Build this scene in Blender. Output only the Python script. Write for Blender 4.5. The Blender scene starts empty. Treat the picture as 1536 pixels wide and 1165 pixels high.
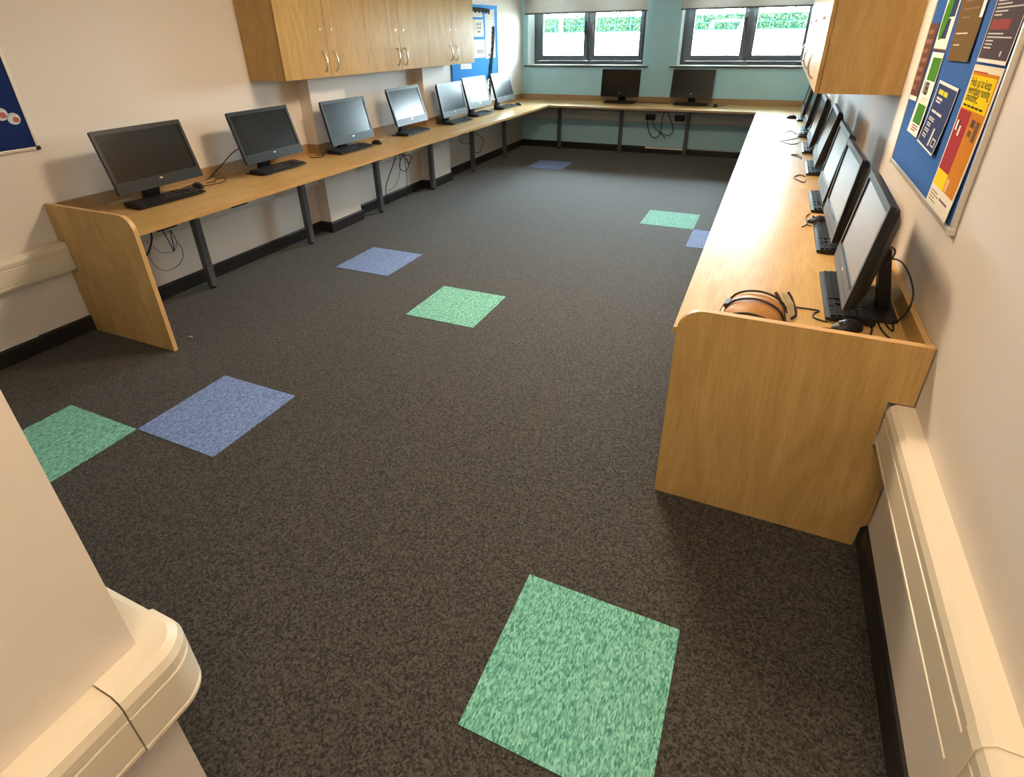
import bpy, bmesh, math, random
from mathutils import Vector, Matrix
random.seed(7)
SC = bpy.context.scene
COL = SC.collection
R = math.radians

# ------------------------------------------------------------------ materials
def new_mat(name):
    m = bpy.data.materials.new(name); m.use_nodes = True
    nt = m.node_tree; b = nt.nodes['Principled BSDF']
    return m, nt, b

def plain(name, col, rough=.5, metal=0., spec=.5, bump=0., bscale=200., var=0.):
    m, nt, b = new_mat(name)
    b.inputs['Base Color'].default_value = (*col, 1); b.inputs['Roughness'].default_value = rough
    b.inputs['Metallic'].default_value = metal; b.inputs['Specular IOR Level'].default_value = spec
    if bump or var:
        tc = nt.nodes.new('ShaderNodeTexCoord'); n = nt.nodes.new('ShaderNodeTexNoise')
        n.inputs['Scale'].default_value = bscale; n.inputs['Detail'].default_value = 3
        nt.links.new(tc.outputs['Object'], n.inputs['Vector'])
        if bump:
            bp = nt.nodes.new('ShaderNodeBump'); bp.inputs['Strength'].default_value = bump; bp.inputs['Distance'].default_value = .002
            nt.links.new(n.outputs['Fac'], bp.inputs['Height']); nt.links.new(bp.outputs['Normal'], b.inputs['Normal'])
        if var:
            mx = nt.nodes.new('ShaderNodeMix'); mx.data_type = 'RGBA'
            mx.inputs['A'].default_value = (*[c * (1 - var) for c in col], 1); mx.inputs['B'].default_value = (*[min(1, c * (1 + var)) for c in col], 1)
            nt.links.new(n.outputs['Fac'], mx.inputs['Factor']); nt.links.new(mx.outputs['Result'], b.inputs['Base Color'])
    return m

def wood(name, axis, dark, light, rough=.38, spec=.5, ior=1.5):
    """oak-effect laminate; grain runs along axis 0/1/2"""
    m, nt, b = new_mat(name)
    tc = nt.nodes.new('ShaderNodeTexCoord'); L = nt.links.new
    def noise(long_s, cross_s, detail, dist):
        mp = nt.nodes.new('ShaderNodeMapping'); s = [cross_s] * 3; s[axis] = long_s
        mp.inputs['Scale'].default_value = s
        n = nt.nodes.new('ShaderNodeTexNoise'); n.inputs['Scale'].default_value = 1; n.inputs['Detail'].default_value = detail
        n.inputs['Distortion'].default_value = dist
        L(tc.outputs['Object'], mp.inputs['Vector']); L(mp.outputs['Vector'], n.inputs['Vector']); return n
    n1 = noise(1.3, 7, 4, 2.2); n2 = noise(9, 230, 2, .3)
    r1 = nt.nodes.new('ShaderNodeValToRGB'); r1.color_ramp.elements[0].position = .33; r1.color_ramp.elements[1].position = .68
    r1.color_ramp.elements[0].color = (*dark, 1); r1.color_ramp.elements[1].color = (*light, 1)
    r2 = nt.nodes.new('ShaderNodeValToRGB'); r2.color_ramp.elements[0].position = .35; r2.color_ramp.elements[1].position = .6
    r2.color_ramp.elements[0].color = (.87, .84, .79, 1); r2.color_ramp.elements[1].color = (1, 1, 1, 1)
    L(n1.outputs['Fac'], r1.inputs['Fac']); L(n2.outputs['Fac'], r2.inputs['Fac'])
    mx = nt.nodes.new('ShaderNodeMix'); mx.data_type = 'RGBA'; mx.blend_type = 'MULTIPLY'; mx.inputs['Factor'].default_value = 1
    L(r1.outputs['Color'], mx.inputs['A']); L(r2.outputs['Color'], mx.inputs['B']); L(mx.outputs['Result'], b.inputs['Base Color'])
    b.inputs['Roughness'].default_value = rough; b.inputs['Specular IOR Level'].default_value = spec; b.inputs['IOR'].default_value = ior
    return m

def carpet(name, lo, hi, seams=False, streak=None, scale=90, p0=.34, p1=.66):
    m, nt, b = new_mat(name); L = nt.links.new
    tc = nt.nodes.new('ShaderNodeTexCoord')
    mp = nt.nodes.new('ShaderNodeMapping'); mp.inputs['Scale'].default_value = streak or (1, 1, 1)
    L(tc.outputs['Object'], mp.inputs['Vector'])
    n = nt.nodes.new('ShaderNodeTexNoise'); n.inputs['Scale'].default_value = scale; n.inputs['Detail'].default_value = 6; n.inputs['Roughness'].default_value = .85
    L(mp.outputs['Vector'], n.inputs['Vector'])
    rp = nt.nodes.new('ShaderNodeValToRGB'); e = rp.color_ramp.elements
    e[0].position = p0; e[0].color = (*lo, 1); e[1].position = p1; e[1].color = (*hi, 1)
    vo = nt.nodes.new('ShaderNodeTexVoronoi'); vo.inputs['Scale'].default_value = 170; L(mp.outputs['Vector'], vo.inputs['Vector'])
    sx = nt.nodes.new('ShaderNodeSeparateXYZ'); L(vo.outputs['Color'], sx.inputs['Vector'])
    mf = nt.nodes.new('ShaderNodeMix'); mf.inputs['Factor'].default_value = .30; L(n.outputs['Fac'], mf.inputs['A']); L(sx.outputs['X'], mf.inputs['B'])
    L(mf.outputs['Result'], rp.inputs['Fac'])
    out = rp.outputs['Color']
    if seams:
        sp = nt.nodes.new('ShaderNodeSeparateXYZ'); L(tc.outputs['Object'], sp.inputs['Vector'])
        mn = None
        for a in 'XY':
            mu = nt.nodes.new('ShaderNodeMath'); mu.operation = 'PINGPONG'; mu.inputs[1].default_value = .25
            L(sp.outputs[a], mu.inputs[0])
            if mn is None: mn = mu
            else:
                # distance to nearest half-metre line = pingpong value (lines at multiples of .5)
                k = nt.nodes.new('ShaderNodeMath'); k.operation = 'MINIMUM'; L(mn.outputs[0], k.inputs[0]); L(mu.outputs[0], k.inputs[1]); mn = k
        lt = nt.nodes.new('ShaderNodeMath'); lt.operation = 'LESS_THAN'; lt.inputs[1].default_value = .0016; L(mn.outputs[0], lt.inputs[0])
        mx = nt.nodes.new('ShaderNodeMix'); mx.data_type = 'RGBA'; mx.inputs['B'].default_value = (*[c * .55 for c in lo], 1)
        ml = nt.nodes.new('ShaderNodeMath'); ml.operation = 'MULTIPLY'; ml.inputs[1].default_value = .25; L(lt.outputs[0], ml.inputs[0])
        L(ml.outputs[0], mx.inputs['Factor']); L(out, mx.inputs['A']); out = mx.outputs['Result']
    L(out, b.inputs['Base Color'])
    b.inputs['Roughness'].default_value = .85; b.inputs['Specular IOR Level'].default_value = .4; b.inputs['Sheen Weight'].default_value = .3; b.inputs['Sheen Roughness'].default_value = .35
    bp = nt.nodes.new('ShaderNodeBump'); bp.inputs['Strength'].default_value = .12; bp.inputs['Distance'].default_value = .0015
    L(n.outputs['Fac'], bp.inputs['Height']); L(bp.outputs['Normal'], b.inputs['Normal'])
    return m

def glass_mat(name):
    m = bpy.data.materials.new(name); m.use_nodes = True; nt = m.node_tree; nt.nodes.clear()
    o = nt.nodes.new('ShaderNodeOutputMaterial'); mx = nt.nodes.new('ShaderNodeMixShader'); t = nt.nodes.new('ShaderNodeBsdfTransparent')
    g = nt.nodes.new('ShaderNodeBsdfGlossy'); g.inputs['Roughness'].default_value = .02; f = nt.nodes.new('ShaderNodeFresnel'); f.inputs['IOR'].default_value = 1.35
    t.inputs['Color'].default_value = (.93, .97, .95, 1)
    L = nt.links.new; L(f.outputs[0], mx.inputs[0]); L(t.outputs[0], mx.inputs[1]); L(g.outputs[0], mx.inputs[2]); L(mx.outputs[0], o.inputs[0])
    return m

def emit(name, col, s):
    m = bpy.data.materials.new(name); m.use_nodes = True; nt = m.node_tree; b = nt.nodes['Principled BSDF']
    b.inputs['Base Color'].default_value = (.8, .8, .8, 1); b.inputs['Emission Color'].default_value = (*col, 1); b.inputs['Emission Strength'].default_value = s
    return m

def cloth_mat(name, col):
    m = bpy.data.materials.new(name); m.use_nodes = True; nt = m.node_tree; nt.nodes.clear(); L = nt.links.new
    o = nt.nodes.new('ShaderNodeOutputMaterial'); mx = nt.nodes.new('ShaderNodeMixShader'); d = nt.nodes.new('ShaderNodeBsdfDiffuse'); t = nt.nodes.new('ShaderNodeBsdfTranslucent')
    tc = nt.nodes.new('ShaderNodeTexCoord'); n = nt.nodes.new('ShaderNodeTexNoise'); n.inputs['Scale'].default_value = 120
    L(tc.outputs['Object'], n.inputs['Vector'])
    c = nt.nodes.new('ShaderNodeMix'); c.data_type = 'RGBA'; c.inputs['A'].default_value = (*[x * .86 for x in col], 1); c.inputs['B'].default_value = (*col, 1)
    L(n.outputs['Fac'], c.inputs['Factor'])
    for s in (d, t): L(c.outputs['Result'], s.inputs['Color'])
    mx.inputs[0].default_value = .22; L(d.outputs[0], mx.inputs[1]); L(t.outputs[0], mx.inputs[2]); L(mx.outputs[0], o.inputs[0])
    return m

OD, OL = (.48, .300, .108), (.59, .390, .152)
M = dict(
    wood_x=wood('oak_laminate_x', 0, OD, OL), wood_y=wood('oak_laminate_y', 1, OD, OL, .34, .5, 1.42), wood_z=wood('oak_laminate_z', 2, [c * .93 for c in OD], [c * .93 for c in OL], .5, .3),
    wood_door=wood('oak_laminate_door', 2, [c * .90 for c in OD], [c * .90 for c in OL], .32, .4, 1.18),
    wood_edge=plain('oak_edging', (.60, .37, .16), .4), edge_warm=plain('oak_front_edging', (.44, .265, .09), .42), wood_dark=plain('oak_upstand', (.34, .215, .105), .45, var=.12, bscale=30),
    wall=plain('painted_wall', (.74, .68, .63), .6, bump=.25, bscale=260), teal=plain('teal_wall', (.41, .71, .83), .6, bump=.2, bscale=260),
    lit_reveal=plain('reveal_daylight_tone', (.80, .92, .93), .3), white=plain('white_paint', (.82, .82, .80), .5), ceiling=plain('ceiling_white', (.82, .80, .77), .9),  # pale reveal colour holds the daylight falling on the teal reveals
    carpet=carpet('carpet_charcoal', (.008, .007, .006), (.074, .067, .059), True, scale=75, p0=.36, p1=.66),
    green=carpet('carpet_green', (.035, .20, .155), (.25, .60, .49), streak=(1.6, .55, 1)), blue=carpet('carpet_blue', (.07, .115, .29), (.22, .325, .62), streak=(1.6, .55, 1)),
    skirt=plain('black_skirting', (.018, .016, .015), .32), trunk=plain('trunking_plastic', (.72, .65, .53), .35), trunk_w=plain('trunking_white', (.74, .71, .66), .4),
    black=plain('black_plastic', (.009, .009, .0095), .42, spec=.35), black2=plain('black_keys', (.013, .013, .014), .45, spec=.35), dgrey=plain('bezel_plastic', (.010, .010, .0105), .38, spec=.35),
    screen=plain('screen_glass', (.006, .006, .007), .2, spec=.5), badge=plain('silver_badge', (.75, .75, .76), .25, .9),
    leg=plain('grey_leg_metal', (.10, .105, .11), .38, .3), cable=plain('black_cable', (.012, .012, .012), .5), cable_g=plain('grey_cable', (.25, .23, .20), .5), cable_w=plain('pale_cable', (.60, .52, .42), .5),
    silver=plain('brushed_silver', (.60, .52, .41), .28, 1.), alu=plain('aluminium_frame', (.68, .64, .58), .4, .45), plastic_c=plain('grey_corner', (.66, .60, .53), .45),
    frame=plain('window_frame_grey', (.07, .085, .095), .4), glass=glass_mat('window_glass'), blind=cloth_mat('blind_fabric', (.62, .60, .57)),
    felt=plain('blue_felt', (.008, .095, .36), .9, var=.25, bscale=300), felt_b=plain('bright_blue_felt', (.0, .21, .62), .9, var=.15, bscale=300), navy=plain('navy_print', (.010, .025, .11), .9, spec=.12, var=.3, bscale=6),
    paper=plain('paper_white', (.80, .78, .74), .9, spec=.12), paper_c=plain('paper_cream', (.80, .74, .62), .9, spec=.12), brown=plain('brown_print', (.13, .062, .048), .9, spec=.12), brown_l=plain('brown_light_print', (.24, .13, .10), .9, spec=.12),
    olive=plain('olive_bronze_print', (.15, .085, .022), .8, spec=.15), greenp=plain('green_print', (.06, .22, .035), .9, spec=.12, var=.5, bscale=60), navyp=plain('navy_poster', (.035, .055, .15), .9, spec=.12),
    greyp=plain('purple_grey_print', (.085, .065, .085), .9, spec=.12), redp=plain('red_print', (.38, .035, .045), .9, spec=.12), redt=plain('dull_red_print', (.30, .07, .07), .9, spec=.12), orange=plain('orange_print', (.60, .21, .015), .9, spec=.12, var=.1, bscale=40),
    yellow=plain('yellow_print', (.80, .60, .002), .9, spec=.12), ink=plain('black_ink', (.02, .02, .02), .9, spec=.12), wink=plain('pale_ink', (.62, .60, .58), .9, spec=.12), yink=plain('yellow_ink', (.65, .62, .05), .9, spec=.12), pale_o=plain('pale_orange_print', (.80, .45, .20), .9, spec=.12),
    leather=plain('tan_leather', (.40, .19, .06), .45, spec=.35, bump=.2, bscale=140, var=.25), cream=plain('cream_lining', (.66, .55, .35), .6), piping=plain('dark_piping', (.03, .014, .009), .35),
    scallop=plain('black_card_border', (.012, .014, .016), .9, spec=.05), planet_w=plain('pale_planet', (.55, .62, .62), .6, var=.4, bscale=60), planet_r=plain('red_planet', (.45, .10, .09), .6, var=.4, bscale=90),
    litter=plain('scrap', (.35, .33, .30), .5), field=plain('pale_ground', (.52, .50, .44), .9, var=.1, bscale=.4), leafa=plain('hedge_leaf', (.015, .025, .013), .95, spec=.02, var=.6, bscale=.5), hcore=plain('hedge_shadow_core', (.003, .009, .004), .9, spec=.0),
    fencem=plain('teal_fence_paint', (.006, .03, .027), .8, spec=.02), goalm=plain('white_post_paint', (.85, .85, .85), .5),
    lamp_w=emit('diffuser_warm', (1., .78, .54), 78.), lamp_n=emit('diffuser_neutral', (1., .78, .53), 7.), lamp_e=emit('diffuser_entrance', (1., .78, .52), 21.),
    socket=plain('black_socket', (.015, .015, .018), .4), brick=plain('brick', (.3, .15, .1), .9),
)

# ------------------------------------------------------------------ mesh helpers
class MB:
    def __init__(s): s.bm = bmesh.new()
    def box(s, x0, x1, y0, y1, z0, z1, bev=0.):
        v = [s.bm.verts.new((x, y, z)) for x in (x0, x1) for y in (y0, y1) for z in (z0, z1)]
        fs = [s.bm.faces.new([v[i] for i in f]) for f in ((0, 1, 3, 2), (4, 6, 7, 5), (0, 4, 5, 1), (2, 3, 7, 6), (0, 2, 6, 4), (1, 5, 7, 3))]
        if bev: bmesh.ops.bevel(s.bm, geom=list({e for f in fs for e in f.edges}), offset=bev, segments=2, affect='EDGES', profile=.6)
        return s
    def prism(s, pts, axis, a, b, bev=0.):
        """pts: outline in the two other axes (in order); extruded from a to b along axis"""
        def P(p, t):
            q = list(p); q.insert(axis, t); return q
        A = [s.bm.verts.new(P(p, a)) for p in pts]; B = [s.bm.verts.new(P(p, b)) for p in pts]; n = len(pts)
        fs = [s.bm.faces.new(A[::-1]), s.bm.faces.new(B)] + [s.bm.faces.new((A[i], A[(i + 1) % n], B[(i + 1) % n], B[i])) for i in range(n)]
        if bev: bmesh.ops.bevel(s.bm, geom=list(set(fs[0].edges) | set(fs[1].edges)), offset=bev, segments=2, affect='EDGES')
        return s
    def loft(s, rings, caps=True):
        V = [[s.bm.verts.new(p) for p in r] for r in rings]; n = len(V[0])
        for a, b in zip(V, V[1:]):
            for i in range(n): s.bm.faces.new((a[i], a[(i + 1) % n], b[(i + 1) % n], b[i]))
        if caps: s.bm.faces.new(V[0][::-1]); s.bm.faces.new(V[-1])
        return s
    def sweep(s, prof, path):
        """prof (d, z) closed; path list of (x, y, nx, ny) with outward normal"""
        return s.loft([[(x + nx * d, y + ny * d, z) for d, z in prof] for x, y, nx, ny in path])
    def tube(s, pts, r, n=6, closed=False):
        P = [Vector(p) for p in pts]; rings = []; up = Vector((.13, .21, .97)).normalized()
        for i, p in enumerate(P):
            t = (P[min(i + 1, len(P) - 1)] - P[max(i - 1, 0)]).normalized()
            a = t.cross(up); a = a.normalized() if a.length > 1e-4 else Vector((1, 0, 0)); b = t.cross(a).normalized()
            rings.append([p + (a * math.cos(k * 2 * math.pi / n) + b * math.sin(k * 2 * math.pi / n)) * r for k in range(n)])
        return s.loft(rings)
    def cyl(s, p, q, r, n=12, r2=None):
        p, q = Vector(p), Vector(q); t = (q - p).normalized(); a = t.orthogonal().normalized(); b = t.cross(a)
        rg = lambda c, rr: [c + (a * math.cos(k * 2 * math.pi / n) + b * math.sin(k * 2 * math.pi / n)) * rr for k in range(n)]
        return s.loft([rg(p, r), rg(q, r if r2 is None else r2)])
    def ball(s, c, r, n=10):
        mt = Matrix.Translation(c) @ Matrix.Diagonal((*r, 1)); bmesh.ops.create_uvsphere(s.bm, u_segments=n * 2, v_segments=n, radius=1, matrix=mt); return s
    def build(s, name, mat, parent=None, smooth=False):
        bmesh.ops.recalc_face_normals(s.bm, faces=s.bm.faces[:])
        me = bpy.data.meshes.new(name); s.bm.to_mesh(me); s.bm.free()
        if smooth:
            for p in me.polygons: p.use_smooth = True
        me.materials.append(mat); o = bpy.data.objects.new(name, me); COL.objects.link(o)
        if parent is not None: o.parent = parent
        return o

def tag(o, label, cat, group=None, kind=None):
    o['label'] = label; o['category'] = cat
    if group: o['group'] = group
    if kind: o['kind'] = kind
    return o
def struct(o): o['kind'] = 'structure'; return o
def thing(name, label, cat, loc=(0, 0, 0), rz=0., group=None):
    o = bpy.data.objects.new(name, None); o.empty_display_size = .1; COL.objects.link(o); o.location = loc; o.rotation_euler = (0, 0, rz)
    return tag(o, label, cat, group)
def local(o, parent):
    """keep world-modelled mesh in place under a moved parent without rotation"""
    o.parent = parent; o.location = -parent.location; return o
def dup(root):
    r = root.copy(); COL.objects.link(r)
    for ch in list(root.children):
        c = ch.copy(); COL.objects.link(c); c.parent = r
        for g in list(ch.children):
            d = g.copy(); COL.objects.link(d); d.parent = c
    return r
def smooth_path(pts, k=6):
    P = [Vector(p) for p in pts]; out = []
    for i in range(len(P) - 1):
        a, b, c, d = P[max(i - 1, 0)], P[i], P[i + 1], P[min(i + 2, len(P) - 1)]
        for j in range(k):
            t = j / k
            out.append(.5 * ((2 * b) + (c - a) * t + (2 * a - 5 * b + 4 * c - d) * t * t + (3 * b - a - 3 * c + d) * t ** 3))
    return out + [P[-1]]
def text_mesh(txt, size, mat, name, basis, origin, parent, align='LEFT', xscale=1.):
    cu = bpy.data.curves.new('t', 'FONT'); cu.body = txt; cu.size = size; cu.align_x = align; cu.extrude = .0002
    t = bpy.data.objects.new('t', cu); COL.objects.link(t)
    dg = bpy.context.evaluated_depsgraph_get(); me = bpy.data.meshes.new_from_object(t.evaluated_get(dg))
    bpy.data.objects.remove(t)
    mt = Matrix(basis).transposed().to_4x4(); mt.translation = Vector(origin)
    me.transform(mt @ Matrix.Diagonal((xscale, 1, 1, 1))); me.materials.clear(); me.materials.append(mat)
    o = bpy.data.objects.new(name, me); COL.objects.link(o); o.parent = parent; o.location = -parent.location
    return o

# ------------------------------------------------------------------ dimensions
XL, XR, YB, YN, H = -1.735, 2.535, 6.06, -2.37, 2.7     # left wall, right wall, window wall, near wall face, ceiling
XP = 1.05                                               # face of the near pier
Z = .725                                                # desk top
PD = .125; PIL = [(1.20, 1.64), (2.97, 3.45)]           # pilasters on the left wall

# ------------------------------------------------------------------ room shell
struct(MB().box(-2.2, 2.9, -5.3, 6.5, -.12, 0).build('floor', M['carpet']))
struct(MB().box(-2.2, 2.9, -5.3, 6.5, H, H + .2).build('ceiling', M['ceiling']))
w = MB().box(XL - .25, XL, -2.6, 6.35, 0, H)
for a, b in PIL: w.box(XL - .02, XL + PD, a, b, 0, H)
struct(w.build('wall_left', M['wall']))
struct(MB().box(XR, XR + .25, -5.3, 6.35, 0, H).build('wall_right', M['wall']))
struct(MB().box(XL - .25, XP, -5.3, YN, 0, H).build('wall_near', M['wall']))
struct(MB().box(XP, XR, -5.3, -5.15, 0, H).build('wall_front', M['wall']))
SILL, HEAD = 1.215, 2.42; YO = YB + .29
WIN = [(-1.635, .150), (.630, 2.275)]
w = MB().box(XL, XR, YB, YO, 0, SILL).box(XL, XR, YB, YO, HEAD, H)
for a, b in ((XL, WIN[0][0]), (WIN[0][1], WIN[1][0]), (WIN[1][1], XR)): w.box(a, b, YB, YO, SILL, HEAD)
struct(w.build('wall_back', M['teal']))

# skirting
sk = [(0, 0), (.013, 0), (.013, .085), (.009, .1), (0, .1)]
path = [(XL, YN, 1, 0)]
for a, b in PIL:
    path += [(XL, a, 1, -1), (XL + PD, a, 1, -1), (XL + PD, b, 1, 1), (XL, b, 1, 1)]
path += [(XL, YB, 1, -1)]
struct(MB().sweep(sk, path).build('baseboard_left', M['skirt']))
struct(MB().sweep(sk, [(XL + .014, YB, 0, -1), (XR - .014, YB, 0, -1)]).build('baseboard_back', M['skirt']))
struct(MB().sweep(sk, [(XR, YB - .014, -1, 0), (XR, -5.15, -1, 0)]).build('baseboard_right', M['skirt']))
struct(MB().sweep(sk, [(XP, -5.15, 1, 0), (XP, YN, 1, 1), (XL + .014, YN, 0, 1)]).build('baseboard_near', M['skirt']))
struct(MB().box(.30, .86, YB - .018, YB - .0135, .07, .098).build('trim_1', M['white']))       # thin white strip on the face of the back skirting

struct(MB().box(XL + .0005, XL + .0115, -1.62, -1.22, .1, .107).build('trim_2', M['white']))       # pale gap above the skirting

# windows
def window(i, x0, x1, gl):
    root = bpy.data.objects.new('window_%d' % i, None); COL.objects.link(root); root.location = ((x0 + x1) / 2, YB + .2, SILL); struct(root)
    yf0, yf1 = YB + .21, YB + .275
    f = MB(); fx0 = gl[0][0] - .155; fx1 = x1
    f.box(fx0, x1, yf0, yf1, SILL + .005, 1.268); f.box(fx0, x1, yf0, yf1, HEAD - .06, HEAD)
    f.box(fx0, gl[0][0] - .085, yf0, yf1, 1.268, HEAD - .06); f.box(gl[1][1] + .05, x1, yf0, yf1, 1.268, HEAD - .06)
    mid = (gl[0][1] + gl[1][0]) / 2
    if i == 1: local(MB().box(x0, x0 + .006, YB + .004, yf0, SILL + .006, HEAD).build('lit_reveal_liner', M['lit_reveal']), root)  # pale liner: daylight on the teal reveal put into its colour
    else: local(MB().box(x0, x0 + .012, YB + .004, yf0 + .01, SILL + .006, HEAD).build('lit_reveal_liner', M['lit_reveal']), root)
    f.box(mid - .025, mid + .025, yf0, yf1, 1.268, HEAD - .06)
    local(f.build('window_frame', M['frame']), root)
    if fx0 > x0 + .002: local(MB().box(x0, fx0, yf0, yf1, SILL, HEAD).build('lit_reveal_packer', M['lit_reveal']), root)  # filler beside the frame, in the same painted-in daylight tone
    for k, (a, b) in enumerate(gl):
        s0 = gl[0][0] - .085 if k == 0 else mid + .025; s1 = mid - .025 if k == 0 else gl[1][1] + .05
        s = MB(); y0, y1 = yf0 - .022, yf0 + .03
        s.box(s0, a, y0, y1, 1.27, HEAD - .06, .004).box(b, s1, y0, y1, 1.27, HEAD - .06, .004).box(a, b, y0, y1, 1.27, 1.342).box(a, b, y0, y1, HEAD - .13, HEAD - .06)
        so = local(s.build('sash', M['frame']), root)
        p = MB().box(a, b, yf0 + .004, yf0 + .012, 1.342, HEAD - .13).build('pane', M['glass']); p.parent = so
        hx = b + .035 if k == 0 else a - .035
        h = MB().box(hx - .013, hx + .013, y0 - .014, y0, 1.70, 1.80, .004).box(hx - .009, hx + .009, y0 - .035, y0 - .012, 1.62, 1.745, .005).build('window_handle', M['black'] if k == 0 else M['leg']); h.parent = so
    local(MB().box(x0 - (.0 if i == 1 else .07), x1 + .07, YB - .035, YB, SILL - .004, SILL + .005).box(x0, x1, YB, yf0, SILL - .004, SILL + .005).build('window_sill', M['white']), root)
    local(MB().box(x0 - (.05 if i == 1 else .09), min(x1 + .085, XR), YB - .037, YB, SILL - .026, SILL - .004).build('sill_shade_strip', M['frame']), root)  # dark strip standing in for the shadow gap beneath the sill
    return root
window(1, *WIN[0], [(-1.456, -.805), (-.629, .032)])
window(2, *WIN[1], [(.788, 1.423), (1.592, 2.19)])

# roller blinds
for i, (a, b, lab) in enumerate(((-1.675, .175, 'half-lowered pale grey roller blind over the window by the left wall'), (.615, 2.33, 'half-lowered pale grey roller blind over the window beside the right wall cupboards'))):
    t = thing('roller_blind', lab, 'blind', ((a + b) / 2, YB - .03, 1.9), group='roller blinds')
    local(MB().box(a, b, YB - .024, YB - .022, 1.915, 2.5).build('blind_fabric', M['blind']), t)
    local(MB().box(a, b, YB - .03, YB - .016, 1.897, 1.918, .003).build('bottom_bar', M['leg']), t)
    local(MB().cyl((a, YB - .035, 2.51), (b, YB - .035, 2.51), .028).build('roller_tube', M['white'], smooth=True), t)
    cx = b - .012 if i == 0 else a + .05
    local(MB().tube([(cx, YB - .04, 2.5), (cx, YB - .04, 1.3 if i == 0 else 1.24)], .004).build('pull_chain', M['white']), t)

# ------------------------------------------------------------------ coloured carpet tiles
for mat, cx, cy, lab in (
    ('green', 3, -4, 'green carpet tile nearest the camera, in front of the right end panel'),
    ('blue', -1, -3, 'blue carpet tile touching corners with the green tile by the near wall'),
    ('green', -2, -4, 'green carpet tile partly hidden by the near wall corner'),
    ('green', 0, 0, 'green carpet tile in the middle of the floor'),
    ('blue', -2, 1, 'blue carpet tile in mid floor, just beyond the central green tile'),
    ('green', 2, 5, 'far green carpet tile beside the right-hand desk edge'),
    ('blue', 3, 4, 'blue carpet tile half hidden by the right-hand desk edge'),
    ('blue', -2, 9, 'farthest blue carpet tile in front of the window desk')):
    t = MB().box(.001, .499, .001, .499, 0, .0025).build('carpet_tile', M[mat]); t.location = (cx * .5, cy * .5, 0.)
    tag(t, lab, 'carpet tile', 'coloured carpet tiles')

# ------------------------------------------------------------------ cable trunking
def tprof(z0, z1, d): return [(0, z0), (d - .022, z0), (d - .008, z0 + .006), (d, z0 + .02), (d, z0 + .028), (d - .004, z0 + .030), (d - .004, z0 + .034), (d, z0 + .036),
                              (d, z1 - .060), (d - .004, z1 - .058), (d - .004, z1 - .054), (d, z1 - .052), (d, z1 - .03), (d - .006, z1 - .012), (d - .02, z1), (0, z1)]
def cprof(z0, z1, d, e=.003): return [(0, z0 - e), (d - .022, z0 - e), (d - .007, z0 + .004), (d + e, z0 + .019), (d + e, z1 - .029), (d - .004, z1 - .01), (d - .019, z1 + e), (0, z1 + e)]
T0, T1, TD = .43, .605, .068
t = thing('cable_trunking', 'cream plastic cable trunking along the right wall below the noticeboard', 'trunking', (XR, -3, T0))
local(MB().sweep(tprof(T0, T1, TD), [(XR, -5.15, -1, 0), (XR, -.9397, -1, 0)]).build('trunking_cover', M['trunk']), t)
local(MB().sweep(cprof(T0, T1, TD), [(XR, -1.935, -1, 0), (XR, -1.895, -1, 0)]).build('joint_coupler', M['trunk']), t)
t = thing('cable_trunking', 'cream plastic cable trunking wrapping the near wall corner at lower left', 'trunking', (XP, -3, T0))
local(MB().sweep(tprof(T0, T1, TD), [(XP, -5.15, 1, 0), (XP, -2.452, 1, 0)]).build('trunking_cover', M['trunk']), t)
arc = [(XP, -2.45, 1, 0), (XP, YN - .004, 1, 0)] + [(XP, YN, math.cos(R(a)), math.sin(R(a))) for a in range(0, 91, 10)] + [(XP - .05, YN, 0, 1)]
local(MB().sweep(tprof(T0 - .003, T1 + .003, TD + .004), arc).build('corner_piece', M['trunk'], smooth=False), t)
local(MB().sweep(tprof(T0, T1, TD), [(XP - .052, YN, 0, 1), (XL + .01, YN, 0, 1)]).build('trunking_cover', M['trunk']), t)
t = thing('cable_trunking', 'cream cable trunking on the left wall in front of the left end panel', 'trunking', (XL, -1.6, T0))
local(MB().sweep(tprof(.41, .59, TD), [(XL, YN + .08, 1, 0), (XL, -.9247, 1, 0)]).build('trunking_cover', M['trunk']), t)
t = thing('cable_trunking', 'pale cable trunking under the left wall desk', 'trunking', (XL, 2, T0))
segs = [(-.895, PIL[0][0]), (PIL[0][1], PIL[1][0]), (PIL[1][1], YB - .07)]
for a, b in segs: local(MB().sweep(tprof(.44, .60, .06), [(XL, a, 1, 0), (XL, b, 1, 0)]).build('trunking_cover', M['trunk_w']), t)
t = thing('cable_trunking', 'pale cable trunking under the window desk', 'trunking', (0, YB, T0))
local(MB().sweep(tprof(.44, .60, .06), [(XL, YB, 0, -1), (XR - .061, YB, 0, -1)]).build('trunking_cover', M['trunk_w']), t)
t = thing('cable_trunking', 'cable trunking under the right wall desk', 'trunking', (XR, 2, T0))
local(MB().sweep(tprof(.44, .60, .06), [(XR, -.9, -1, 0), (XR, YB, -1, 0)]).build('trunking_cover', M['trunk_w']), t)

# sockets
def socket(p, face, lab):
    t = thing('power_socket', lab, 'socket', p, {'x': 0, 'y': -math.pi / 2}[face], 'black double sockets under the desks')
    MB().box(0, .012, -.073, .073, -.043, .043, .003).build('face_plate', M['socket'], t)
    for s in (-.036, .036): MB().box(.012, .042, s - .022, s + .022, -.03, .018, .004).build('plug', M['black'], t)
for y, lab in ((-.31, 'black double socket under the left desk, by its end panel'), (.30, 'black double socket under the left desk between first and second legs'), (2.03, 'black double socket under the left desk beside the first pilaster'), (2.52, 'black double socket with looped cables under the left desk'), (3.93, 'black double socket under the left desk past the second pilaster')):
    socket((XL + .0602, y, .525), 'x', lab)
socket((.35, YB - .0602, .527), 'y', 'black double socket with hanging cables under the window desk')
socket((.772, YB - .0602, .527), 'y', 'black double socket beside the right leg under the window desk')

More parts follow.
